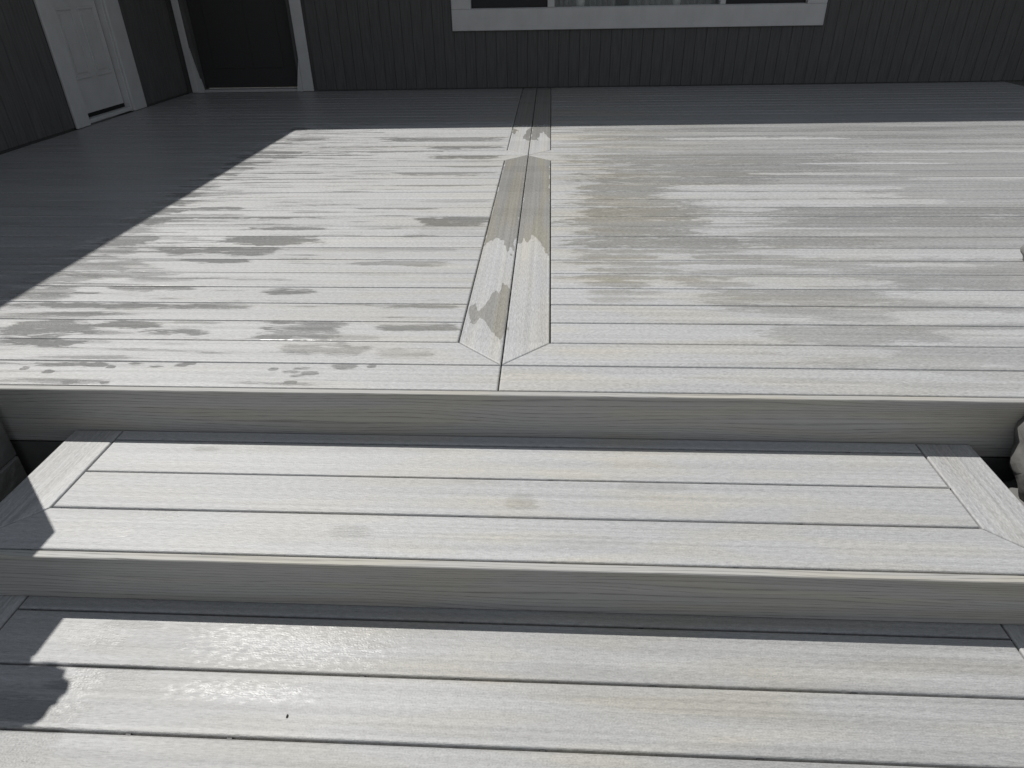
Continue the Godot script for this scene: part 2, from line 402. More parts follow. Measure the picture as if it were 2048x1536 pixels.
func fascia_material(s: int) -> StandardMaterial3D:
	# embossed wood grain with long arches, one texture for two metres of board
	var w := 2048
	var h := 200
	var rgb := PackedByteArray()
	rgb.resize(w * h * 3)
	var bump := PackedByteArray()
	bump.resize(w * h)
	var fine := noise_bytes(w, h, 22, 1, s, 0.4, 2)
	var warp := noise_bytes(w, h, 110, 14, s + 1, 0.12, 2)
	var coarse := noise_bytes(w, h, 120, 2, s + 2, 0.1, 3)
	var tint := noise_bytes(w, h, 90, 20, s + 3, 0.2, 2)
	for j in h:
		for i in w:
			var idx := j * w + i
			var ring := sin(j * 0.62 + (warp[idx] - 128) * 0.075)
			var g := maxf(0.0, ring - 0.55) * maxf(0.0, fine[idx] * 0.016 - 0.9)
			var a := 1.0 - g * 0.5 + (fine[idx] - 128) * 0.0007 + (coarse[idx] - 128) * 0.0007
			var wm := clampf((tint[idx] - 110) * 0.012, 0.0, 1.0)
			rgb[idx * 3] = to_srgb[int(clampf(a * (0.455 + 0.01 * wm), 0.0, 0.999) * 1023.0)]
			rgb[idx * 3 + 1] = to_srgb[int(clampf(a * 0.448, 0.0, 0.999) * 1023.0)]
			rgb[idx * 3 + 2] = to_srgb[int(clampf(a * (0.430 - 0.030 * wm), 0.0, 0.999) * 1023.0)]
			bump[idx] = int(clampf(150.0 - g * 110.0 + (fine[idx] - 128) * 0.3, 0.0, 255.0))
	var m := StandardMaterial3D.new()
	m.albedo_texture = ImageTexture.create_from_image(Image.create_from_data(w, h, false, Image.FORMAT_RGB8, rgb))
	m.roughness = 0.58
	m.heightmap_enabled = true
	m.heightmap_texture = ImageTexture.create_from_image(Image.create_from_data(w, h, false, Image.FORMAT_L8, bump))
	m.heightmap_scale = 0.12
	m.uv1_scale = Vector3(0.333, 5.1, 1.0)
	m.uv1_offset = Vector3(0.5, 0.0, 0.0)
	return m

func noise_material(dark: Color, light: Color, freq: float, rough: float, bump_cm := 0.0, scale := Vector3.ONE) -> StandardMaterial3D:
	# dark and light are linear base colours
	var n := FastNoiseLite.new()
	n.seed = int(freq * 1000.0) + 5
	n.frequency = freq
	n.fractal_octaves = 5
	var img := n.get_image(512, 512, false, false, true)
	var data := img.get_data()
	var rgb := PackedByteArray()
	rgb.resize(512 * 512 * 3)
	for i in data.size():
		var c := dark.lerp(light, data[i] / 255.0)
		rgb[i * 3] = to_srgb[int(c.r * 1023.0)]
		rgb[i * 3 + 1] = to_srgb[int(c.g * 1023.0)]
		rgb[i * 3 + 2] = to_srgb[int(c.b * 1023.0)]
	var m := StandardMaterial3D.new()
	m.albedo_texture = ImageTexture.create_from_image(Image.create_from_data(512, 512, false, Image.FORMAT_RGB8, rgb))
	m.roughness = rough
	m.uv1_triplanar = true
	m.uv1_world_triplanar = true
	m.uv1_scale = scale
	if bump_cm > 0.0:
		m.heightmap_enabled = true
		m.heightmap_texture = ImageTexture.create_from_image(img)
		m.heightmap_scale = bump_cm
	return m

func plain(c: Color, rough: float) -> StandardMaterial3D:
	var m := StandardMaterial3D.new()
	m.albedo_color = c.linear_to_srgb()
	m.roughness = rough
	return m

# ---------------------------------------------------------------- deck and steps

func gap_z(k: int) -> float:
	return -(FIRST + PITCH * k)

func build_deck(fascia: Material, clip: Material, timber: Material, skirt: Material) -> void:
	var deck := thing("porch_deck", "pale grey composite porch deck with drying wet streaks and a mitred centre border", "deck")
	var zones := []
	var cuts := [0.0, gap_z(8), gap_z(CROSS_ROW), -6.1]
	var widths := [[1900, 2048], [1240, 1400], [920, 1060]]
	for side in 2:
		var list := []
		for k in 3:
			var x0 := DECK_LEFT if side == 0 else 0.0
			var x1 := 0.0 if side == 0 else DECK_RIGHT
			var area := Rect2(x0, cuts[k + 1], x1 - x0, cuts[k] - cuts[k + 1])
			list.append([deck_zone(area, widths[k][side], 100 + 10 * k + 300 * side), area])
		zones.append(list)
	var border_area := Rect2(-0.1447, -6.1, 0.2894, 6.1)
	var border := border_zone(border_area, 150, 2048, 900)
	for side in 2:
		var s := -1.0 if side == 0 else 1.0
		var far := DECK_LEFT if side == 0 else DECK_RIGHT
		for k in LAST_ROW:
			var zi := 0 if k < 8 else (1 if k < CROSS_ROW else 2)
			var z1 := gap_z(k) - HALF_GAP
			var z0 := gap_z(k + 1) + HALF_GAP
			var near0 := PITCH + HALF_GAP   # inner end at the front edge
			var near1 := PITCH + HALF_GAP
			if k == 0:
				near0 = HALF_GAP * 0.8
				near1 = HALF_GAP * 0.8
			elif k == 1 or k == CROSS_ROW:
				near0 = HALF_GAP + 0.0004
				near1 = PITCH - HALF_GAP + 0.0004
			elif k == CROSS_ROW - 1:
				near0 = PITCH - HALF_GAP + 0.0004
				near1 = HALF_GAP + 0.0004
			var dy := rng.randf_range(-0.0007, 0.0007)
			var poly := PackedVector2Array([Vector2(s * near1, z0), Vector2(far, z0), Vector2(far, z1), Vector2(s * near0, z1)])
			part("board", prism(poly, dy, dy - 0.024, 0.0048, zones[side][zi][1]), zones[side][zi][0], deck)
		# border boards that run from front to back, cut at 45 degrees where the frames meet
		for seg in 2:
			var za := gap_z(1) - HALF_GAP if seg == 0 else gap_z(CROSS_ROW) - HALF_GAP
			var zb := gap_z(CROSS_ROW) + HALF_GAP if seg == 0 else gap_z(LAST_ROW)
			var inner := HALF_GAP
			var outer := PITCH - HALF_GAP
			var wide := outer - inner
			var e := 0.0006
			var poly := PackedVector2Array([Vector2(s * inner, za - e), Vector2(s * outer, za - wide - e), Vector2(s * outer, zb + (wide + e if seg == 0 else 0.0)), Vector2(s * inner, zb + e)])
			part("border_board", prism(poly, 0.0003, -0.0237, 0.0048, border_area), border, deck)
	part("fascia_board", box_mesh(Vector3(DECK_LEFT, -0.182, -0.0221), Vector3(DECK_RIGHT, 0.0, 0.0), 0.002), fascia, deck)
	var side_fascia := part("fascia_board", box_mesh(Vector3(DECK_RIGHT + 0.003, -0.182, -6.1), Vector3(DECK_RIGHT + 0.025, 0.0, 0.0), 0.002), fascia, deck)
	side_fascia.name = "end_fascia_board"
	part("skirt_board", box_mesh(Vector3(DECK_LEFT, GROUND_Y, -0.024), Vector3(DECK_RIGHT, -0.19, -0.004), 0.002), skirt, deck)
	var x := -3.4
	var joist := box_mesh(Vector3(-0.019, -0.16, -6.05), Vector3(0.019, 0.0, -0.026), 0.0)
	while x < DECK_RIGHT:
		part("joist", joist, timber, deck, Vector3(x, -0.0255, 0.0))
		x += 0.4064
	var clip_mesh := box_mesh(Vector3(-0.006, -0.012, -0.0023), Vector3(0.006, 0.0, 0.0023), 0.001)
	for k in 13:
		x = -2.18 + 0.05
		while x < 2.4:
			if rng.randf() < 0.5 and absf(x) > 0.2:
				part("fastener", clip_mesh, clip, deck, Vector3(x + rng.randf_range(-0.02, 0.02), -0.0035, gap_z(k)))
			x += 0.4064

func build_step(called: String, label: String, y: float, back: float, front: float, gaps: Array, area: Rect2, mat: Material, fascia: Material, clip: Material, timber: Material) -> void:
	var t := thing(called, label, "step")
	var tuck := 0.002 if y > -0.2 else -0.018
	var edge_l := STEP_LEFT
	var edge_r := STEP_RIGHT
	var in_l := STEP_LEFT + PITCH
	var in_r := STEP_RIGHT - PITCH
	# gaps run from front to back; the front board and the two end boards meet in mitres
	var g0: float = gaps[0]
	var g1: float = gaps[1]
	var h := HALF_GAP
	part("board", prism(PackedVector2Array([Vector2(edge_l, g0 - h), Vector2(edge_r, g0 - h), Vector2(in_r - 0.0006, g1 + h), Vector2(in_l + 0.0006, g1 + h)]), y, y - 0.024, 0.0048, area), mat, t)
	for i in range(1, gaps.size()):
		var z1: float = gaps[i] - h
		var z0: float = (gaps[i + 1] + h) if i + 1 < gaps.size() else back + tuck
		part("board", prism(rect(in_l + h, in_r - h, z0, z1), y + rng.randf_range(-0.0006, 0.0006), y - 0.024, 0.0048, area), mat, t)
	part("end_board", prism(PackedVector2Array([Vector2(edge_l, g0 - h - 0.001), Vector2(in_l - h, g1 + h + 0.0005), Vector2(in_l - h, back + tuck), Vector2(edge_l, back + tuck)]), y, y - 0.024, 0.0048, area), end_mat, t)
	part("end_board", prism(PackedVector2Array([Vector2(edge_r, g0 - h - 0.001), Vector2(edge_r, back + tuck), Vector2(in_r + h, back + tuck), Vector2(in_r + h, g1 + h + 0.0005)]), y, y - 0.024, 0.0048, area), end_mat, t)
	part("riser_board", box_mesh(Vector3(edge_l, (LOW_Y if y > -0.2 else GROUND_Y) + 0.001, front - 0.0221), Vector3(edge_r, y, front), 0.002), fascia, t)
	for xs: float in [edge_l + 0.03, -0.6, 0.0, 0.6, edge_r - 0.03]:
		part("stringer", box_mesh(Vector3(xs - 0.019, GROUND_Y, back + 0.004), Vector3(xs + 0.019, y - 0.0255, front - 0.024)), timber, t)
	var clip_mesh := box_mesh(Vector3(-0.006, -0.012, -0.0023), Vector3(0.006, 0.0, 0.0023), 0.001)
	for z: float in gaps:
		var x := edge_l + 0.16 + rng.randf_range(0.0, 0.05)
		while x < edge_r - 0.1:
			if rng.randf() < 0.85:
				part("fastener", clip_mesh, clip, t, Vector3(x, y - 0.0035, z))
			x += 0.4064 * (1.0 if rng.randf() < 0.7 else 0.5)

var end_mat: Material

# ---------------------------------------------------------------- stones

func stone_mesh(size: Vector3, s: int, square := 3.2, rough := 0.10) -> ArrayMesh:
	var n := FastNoiseLite.new()
	n.seed = s
	n.frequency = 1.1
	n.fractal_octaves = 3
	var st := SurfaceTool.new()
	st.begin(Mesh.PRIMITIVE_TRIANGLES)
	st.set_smooth_group(0)
	var rows := 14
	var cols := 22
	var pt := func(i: int, j: int) -> Vector3:
		var th := PI * i / rows
		var ph := TAU * (j % cols) / cols
		var d := Vector3(sin(th) * cos(ph), cos(th), sin(th) * sin(ph))
		var r := pow(pow(absf(d.x), square) + pow(absf(d.y), square) + pow(absf(d.z), square), -1.0 / square)
		r *= 1.0 + rough * n.get_noise_3d(d.x * 1.6 + s, d.y * 1.6, d.z * 1.6) * 2.0
		return d * r * size * 0.5
	for i in rows:
		for j in cols:
			var a: Vector3 = pt.call(i, j)
			var b: Vector3 = pt.call(i, j + 1)
			var c: Vector3 = pt.call(i + 1, j + 1)
			var d: Vector3 = pt.call(i + 1, j)
			if i > 0:
				for v: Vector3 in [a, b, c]:
					st.set_uv(Vector2(v.x, v.y))
					st.add_vertex(v)
			if i < rows - 1:
				for v: Vector3 in [a, c, d]:
					st.set_uv(Vector2(v.x, v.y))
					st.add_vertex(v)
	st.generate_normals()
	return st.commit()

func lathe(profile: Array, radius: float, height: float) -> ArrayMesh:
	var st := SurfaceTool.new()
	st.begin(Mesh.PRIMITIVE_TRIANGLES)
	st.set_smooth_group(0)
	var cols := 24
	for i in profile.size() - 1:
		for j in cols:
			var q := []
			for k: Array in [[i, j], [i, j + 1], [i + 1, j + 1], [i + 1, j]]:
				var a: float = TAU * (k[1] % cols) / cols
				var pr: Array = profile[k[0]]
				q.append(Vector3(cos(a) * pr[0] * radius, pr[1] * height, sin(a) * pr[0] * radius))
			for k: int in [0, 1, 2, 0, 2, 3]:
				st.set_uv(Vector2(q[k].x, q[k].y))
				st.add_vertex(q[k])
	st.generate_normals()
	return st.commit()

func build_pillar(label: String, x0: float, x1: float, z0: float, z1: float, top: float, mortar: Material, stones: Array, s: int) -> Node3D:
	var t := thing("square_pillar", label, "pillar", Vector3((x0 + x1) * 0.5, GROUND_Y, (z0 + z1) * 0.5))
	var w := x1 - x0
	var d := z1 - z0
	var total := top - GROUND_Y
	part("core", box_mesh(Vector3(-w * 0.40, 0.0, -d * 0.40), Vector3(w * 0.40, total - 0.06, d * 0.40), 0.01), mortar, t)
	var y := 0.0
	var c := 0
	while y < total - 0.05:
		var hh := minf([0.19, 0.23, 0.17, 0.21][c % 4], total - y)
		if total - y - hh < 0.1:
			hh = total - y
		var split := [0.56, 0.44, 0.5, 0.6][c % 4] as float
		for a in 2:
			for b in 2:
				var sw := w * (split if a == 0 else 1.0 - split)
				var sd := d * (split if (b == 0) == (c % 2 == 0) else 1.0 - split)
				var cx := -w * 0.5 + sw * 0.5 if a == 0 else w * 0.5 - sw * 0.5
				var cz := -d * 0.5 + sd * 0.5 if b == 0 else d * 0.5 - sd * 0.5
				var sid := s + c * 7 + a * 3 + b
				part("stone", box_mesh(Vector3(-sw, -hh, -sd) * 0.498, Vector3(sw, hh, sd) * 0.498, 0.006), stones[sid % stones.size()], t, Vector3(cx, y + hh * 0.5, cz))
		y += hh
		c += 1
	return t

# ---------------------------------------------------------------- house

func casing(parent: Node, mat: Material, lo: Vector3, hi: Vector3) -> void:
	part("casing", box_mesh(lo, hi, 0.004), mat, parent)

func build_house(trim: Material, siding: Array, dark_door: Material, roof: Material, soffit: Material, room: Material) -> void:
	var house := thing("house", "dark vertical-sided house with white trimmed doors and a wide white window", "house")
	# --- main wall, turned a little to the deck
	var main := MeshInstance3D.new()
	main.name = "main_wall"
	house.add_child(main)
	main.position = Vector3(-3.63, 0.0, -5.85)
	main.rotation.y = 0.027
	var top := 2.75
	var length := 9.6
	var door := [0.11, 1.215, 2.08]
	var win := [2.90, 6.32, 0.63, 1.95]
	var back := -0.17
	var f := -0.016
	main.mesh = boxes_mesh([
		[Vector3(-0.2, -0.4, back), Vector3(door[0], top, f)],
		[Vector3(door[0], door[2], back), Vector3(door[1], top, f)],
		[Vector3(door[0], -0.4, back), Vector3(door[1], -0.03, f)],
		[Vector3(door[1], -0.4, back), Vector3(win[0], top, f)],
		[Vector3(win[0], -0.4, back), Vector3(win[1], win[2], f)],
		[Vector3(win[0], win[3], back), Vector3(win[1], top, f)],
		[Vector3(win[1], -0.4, back), Vector3(length, top, f)]])
	main.material_override = siding[0]
	var u := 0.0
	var k := 0
	while u < length - 0.02:
		var u1 := minf(u + 0.104, length)
		var spans := [[0.012, top]]
		if u1 > door[0] - 0.05 and u < door[1] + 0.1:
			spans = [[door[2] + 0.1, top]]
		elif u1 > win[0] and u < win[1]:
			spans = [[0.012, win[2] - 0.03], [win[3] + 0.03, top]]
		for sp in spans:
			part("siding_board", box_mesh(Vector3(u + 0.0012, sp[0], f + 0.0005), Vector3(u1 - 0.0012, sp[1], rng.randf_range(-0.0015, 0.0005)), 0.002), siding[k % siding.size()], main)
		u = u1
		k += 1
	# --- dark entry door in the main wall
	var entry := part("door", box_mesh(Vector3(door[0] + 0.045, 0.035, -0.125), Vector3(door[1] - 0.045, door[2] - 0.045, -0.085), 0.002), dark_door, house)
	entry.transform = main.transform
	for px: float in [door[0] + 0.19, door[0] + 0.60]:
		for py: Array in [[0.22, 0.86], [1.02, 1.82]]:
			part("panel", box_mesh(Vector3(px, py[0], -0.0855), Vector3(px + 0.31, py[1], -0.078), 0.006), dark_door, entry)
	part("handle", stone_mesh(Vector3(0.055, 0.055, 0.055), 5, 2.0, 0.0), plain(Color(0.3, 0.28, 0.25), 0.3), entry, Vector3(door[1] - 0.12, 0.98, -0.045))
	var ef := part("door_frame", boxes_mesh([
		[Vector3(door[0] + 0.001, -0.005, -0.165), Vector3(door[0] + 0.044, door[2] - 0.001, 0.0)],
		[Vector3(door[1] - 0.044, -0.005, -0.165), Vector3(door[1] - 0.001, door[2] - 0.001, 0.0)],
		[Vector3(door[0] + 0.044, door[2] - 0.044, -0.165), Vector3(door[1] - 0.044, door[2] - 0.001, 0.0)]], 0.002), siding[1], house)
	ef.transform = main.transform
	casing(ef, trim, Vector3(0.050, 0.004, 0.001), Vector3(0.114, door[2], 0.024))
	casing(ef, trim, Vector3(door[1] - 0.004, 0.004, 0.001), Vector3(1.322, door[2], 0.024))
	casing(ef, trim, Vector3(0.046, door[2] + 0.001, 0.001), Vector3(1.326, door[2] + 0.11, 0.026))
	part("plinth", wedge(0.1145, 0.172, 0.1145, 0.004, 0.42, -0.02, 0.022), trim, ef)
	part("plinth", wedge(1.2105, 1.148, 1.2105, 0.004, 0.30, -0.02, 0.022), trim, ef)
	part("threshold", box_mesh(Vector3(door[0] + 0.06, 0.003, -0.13), Vector3(door[1] - 0.07, 0.028, 0.018), 0.004), plain(Color(0.55, 0.55, 0.54), 0.45), ef)
	# --- wide window
	var wf := part("window", boxes_mesh([
		[Vector3(2.795, 0.535, 0.001), Vector3(6.415, 0.722, 0.026)],
		[Vector3(2.795, 0.7225, 0.001), Vector3(2.985, 2.05, 0.026)],
		[Vector3(6.225, 0.7225, 0.001), Vector3(6.415, 2.05, 0.026)],
		[Vector3(2.795, 2.0505, 0.001), Vector3(6.415, 2.16, 0.028)]], 0.004), trim, house)
	wf.transform = main.transform
	part("sash", boxes_mesh([
		[Vector3(2.90, 0.675, -0.09), Vector3(6.32, 0.728, -0.006)],
		[Vector3(2.90, 1.90, -0.09), Vector3(6.32, 1.95, -0.006)],
		[Vector3(2.90, 0.7285, -0.09), Vector3(2.988, 1.8995, -0.006)],
		[Vector3(6.222, 0.7285, -0.09), Vector3(6.32, 1.8995, -0.006)],
		[Vector3(3.733, 0.7285, -0.08), Vector3(3.80, 1.8995, -0.004)],
		[Vector3(5.40, 0.7285, -0.08), Vector3(5.452, 1.8995, -0.004)]], 0.003), trim, wf)
	var glass := StandardMaterial3D.new()
	glass.albedo_color = Color(0.75, 0.8, 0.8, 0.10)
	glass.transparency = BaseMaterial3D.TRANSPARENCY_ALPHA
	glass.roughness = 0.02
	for g: Array in [[2.988, 3.733], [3.80, 5.40], [5.452, 6.222]]:
		part("pane", box_mesh(Vector3(g[0], 0.728, -0.052), Vector3(g[1], 1.90, -0.047)), glass, wf)
	var mesh_mat := plain(Color(0.035, 0.035, 0.036), 0.8)
	for g: Array in [[2.989, 3.732], [5.453, 6.221]]:
		part("insect_screen", box_mesh(Vector3(g[0], 0.7285, -0.024), Vector3(g[1], 1.8995, -0.021)), mesh_mat, wf)
	for cx: Array in [[3.80, 4.42], [4.55, 5.42]]:
		part("curtain", curtain_mesh(cx[0], cx[1], 0.66, 1.95, -0.26), plain(Color(0.40, 0.40, 0.39), 0.85), wf)
	part("inner_sill", box_mesh(Vector3(2.90, 0.66, -0.32), Vector3(6.32, 0.70, -0.092), 0.004), trim, wf)
	# --- room behind the window
	var inside := part("room", boxes_mesh([
		[Vector3(1.5, -0.4, -3.2), Vector3(length, -0.02, back - 0.001)],
		[Vector3(1.5, top - 0.06, -3.2), Vector3(length, top, back - 0.001)],
		[Vector3(1.5, -0.02, -3.3), Vector3(length, top - 0.06, -3.2)],
		[Vector3(1.4, -0.4, -3.3), Vector3(1.5, top, back - 0.001)],
		[Vector3(length, -0.4, -3.3), Vector3(length + 0.1, top, back)]]), room, house)
	inside.transform = main.transform
	# --- wing on the left with the white panelled door
	var wing := MeshInstance3D.new()
	wing.name = "wing_wall"
	house.add_child(wing)
	var dz := [-4.755, -4.05, 2.06]
	var x := -3.63
	wing.mesh = boxes_mesh([
		[Vector3(x - 0.17, -0.4, dz[1]), Vector3(x + f, top, -0.95)],
		[Vector3(x - 0.17, dz[2], dz[0]), Vector3(x + f, top, dz[1])],
		[Vector3(x - 0.17, -0.4, dz[0]), Vector3(x + f, -0.03, dz[1])],
		[Vector3(x - 0.17, -0.4, -5.84), Vector3(x + f, top, dz[0])],
		[Vector3(x - 3.0, -0.4, -0.95), Vector3(x + f, top, -0.80)]])
	wing.material_override = siding[0]
	var z := -5.83
	while z < -0.82:
		var z1 := minf(z + 0.104, -0.80)
		if z1 > dz[0] - 0.02 and z < dz[1] + 0.02:
			part("siding_board", box_mesh(Vector3(x + f + 0.0005, dz[2] + 0.1, z + 0.0025), Vector3(x, top, z1 - 0.0025), 0.003), siding[k % siding.size()], wing)
		else:
			part("siding_board", box_mesh(Vector3(x + f + 0.0005, 0.012, z + 0.0025), Vector3(x + rng.randf_range(-0.0015, 0.0005), top, z1 - 0.0025), 0.003), siding[k % siding.size()], wing)
		z = z1
		k += 1
	var wd := part("door", box_mesh(Vector3(x - 0.085, 0.075, dz[0] + 0.036), Vector3(x - 0.045, dz[2] - 0.035, dz[1] - 0.032), 0.002), trim, house)
	wd.name = "white_panel_door"
	var rubber := plain(Color(0.012, 0.012, 0.012), 0.7)
	part("sweep", box_mesh(Vector3(x - 0.08, 0.043, dz[0] + 0.03), Vector3(x - 0.05, 0.0745, dz[1] - 0.032)), rubber, wd)
	part("seal", box_mesh(Vector3(x - 0.09, 0.043, dz[0] + 0.0265), Vector3(x - 0.05, dz[2] - 0.03, dz[0] + 0.0315)), rubber, wd)
	part("seal", box_mesh(Vector3(x - 0.09, 0.043, dz[1] - 0.0315), Vector3(x - 0.05, dz[2] - 0.03, dz[1] - 0.0265)), rubber, wd)
	for pz: float in [-4.665, -4.375]:
		for py: Array in [[0.33, 0.84], [1.0, 1.55], [1.68, 1.92]]:
			panel_frame(wd, trim, x - 0.0448, py[0], py[1], pz, pz + 0.22)
	part("handle", stone_mesh(Vector3(0.055, 0.055, 0.055), 6, 2.0, 0.0), plain(Color(0.3, 0.28, 0.25), 0.3), wd, Vector3(x - 0.01, 0.95, dz[0] + 0.075))
	var wfm := part("door_frame", boxes_mesh([
		[Vector3(x - 0.165, 0.004, dz[0] + 0.001), Vector3(x + 0.004, dz[2] - 0.001, dz[0] + 0.026)],
		[Vector3(x - 0.165, 0.004, dz[1] - 0.026), Vector3(x + 0.004, dz[2] - 0.001, dz[1] - 0.001)],
		[Vector3(x - 0.165, dz[2] - 0.026, dz[0] + 0.0265), Vector3(x + 0.004, dz[2] - 0.001, dz[1] - 0.0265)]], 0.002), trim, house)
	casing(wfm, trim, Vector3(x + 0.0045, 0.004, dz[0] - 0.20), Vector3(x + 0.026, dz[2], dz[0] + 0.012))
	casing(wfm, trim, Vector3(x + 0.0045, 0.004, dz[1] - 0.012), Vector3(x + 0.026, dz[2], dz[1] + 0.165))
	casing(wfm, trim, Vector3(x + 0.0045, dz[2] + 0.0005, dz[0] - 0.21), Vector3(x + 0.028, dz[2] + 0.13, dz[1] + 0.175))
	part("threshold", box_mesh(Vector3(x - 0.16, 0.012, dz[0] + 0.0275), Vector3(x + 0.012, 0.042, dz[1] - 0.0275), 0.004), trim, wfm)
	# --- roofs: their eaves draw the edge of the sunlit deck
	var eave_y := 2.55
	var main_roof := part("main_roof", roof_mesh(Vector3(-3.4, eave_y, -5.034), Vector3(6.3, eave_y, -5.316), Vector3(0, 1.55, -4.2), 0.16), roof, house)
	part("soffit", roof_mesh(Vector3(-3.1, eave_y - 0.02, -5.08), Vector3(6.25, eave_y - 0.02, -5.35), Vector3(0, 0.30, -0.95), 0.02), soffit, main_roof)
	var wing_roof := part("wing_roof", roof_mesh(Vector3(-3.09, eave_y, -0.45), Vector3(-3.09, eave_y, -9.0), Vector3(-4.0, 1.5, 0), 0.16), roof, house)
	part("soffit", roof_mesh(Vector3(-3.13, eave_y - 0.02, -0.5), Vector3(-3.13, eave_y - 0.02, -8.9), Vector3(-0.7, 0.24, 0), 0.02), soffit, wing_roof)

func panel_frame(parent: Node, mat: Material, x: float, y0: float, y1: float, z0: float, z1: float) -> void:
	# a raised field inside a sunk moulding: four bars and a bevelled centre
	var b := 0.022
	part("panel", boxes_mesh([
		[Vector3(x, y0, z0), Vector3(x + 0.009, y0 + b, z1)],
		[Vector3(x, y1 - b, z0), Vector3(x + 0.009, y1, z1)],
		[Vector3(x, y0 + b + 0.0005, z0), Vector3(x + 0.009, y1 - b - 0.0005, z0 + b)],
		[Vector3(x, y0 + b + 0.0005, z1 - b), Vector3(x + 0.009, y1 - b - 0.0005, z1)],
		[Vector3(x, y0 + b + 0.02, z0 + b + 0.02), Vector3(x + 0.007, y1 - b - 0.02, z1 - b - 0.02)]], 0.004), mat, parent)

func wedge(xa: float, xb: float, xt: float, y0: float, y1: float, z0: float, z1: float) -> ArrayMesh:
	# a block that tapers from its full width at the foot to nothing at its head
	var st := begin()
	var a := Vector3(xa, y0, z1)
	var b := Vector3(xb, y0, z1)
	var c := Vector3(xt, y1, z1)
	var d := Vector3(0, 0, z0 - z1)
	var tris := [[a, c, b], [a + d, b + d, c + d], [a, b, b + d], [a, b + d, a + d], [b, c, c + d], [b, c + d, b + d], [c, a, a + d], [c, a + d, c + d]]
	for t in tris:
		var l: Array = t
		if xb < xa:
			l = [t[0], t[2], t[1]]
		for v: Vector3 in l:
			st.set_uv(Vector2(v.x, v.y))
			st.add_vertex(v)
	return finish(st)

func roof_mesh(a: Vector3, b: Vector3, up: Vector3, thick: float) -> ArrayMesh:
	# a slab from the eave line a-b along the slope vector, thick downward is kept above the eave height
	var st := begin()
	var h := Vector3(0, thick, 0)
	var p := [a, b, b + up, a + up, a + h, b + h, b + up + h, a + up + h]
	for q: Array in [[0, 1, 2, 3], [7, 6, 5, 4], [4, 5, 1, 0], [5, 6, 2, 1], [6, 7, 3, 2], [7, 4, 0, 3]]:
		face(st, [p[q[0]], p[q[1]], p[q[2]], p[q[3]]], 1)
	return finish(st)

func curtain_mesh(x0: float, x1: float, y0: float, y1: float, z: float) -> ArrayMesh:
	var st := SurfaceTool.new()
	st.begin(Mesh.PRIMITIVE_TRIANGLES)
	st.set_smooth_group(0)
	var n := 120
	for i in n:
		for side: float in [0.0, 0.004]:
			var q := []
			for k in 4:
				var t := float(i + (1 if k == 1 or k == 2 else 0)) / n
				var x := lerpf(x0, x1, t)
				var fold := 0.03 * sin(t * 60.0 + 2.0 * sin(t * 9.0)) + 0.012 * sin(t * 143.0)
				var hem := y0
				q.append(Vector3(x, y1 if k >= 2 else hem, z + fold - side))
			if side > 0.0:
				q.reverse()
			for k: int in [0, 2, 1, 0, 3, 2]:
				st.set_uv(Vector2(q[k].x, q[k].y))
				st.add_vertex(q[k])
	st.generate_normals()
	return st.commit()

# ---------------------------------------------------------------- scene

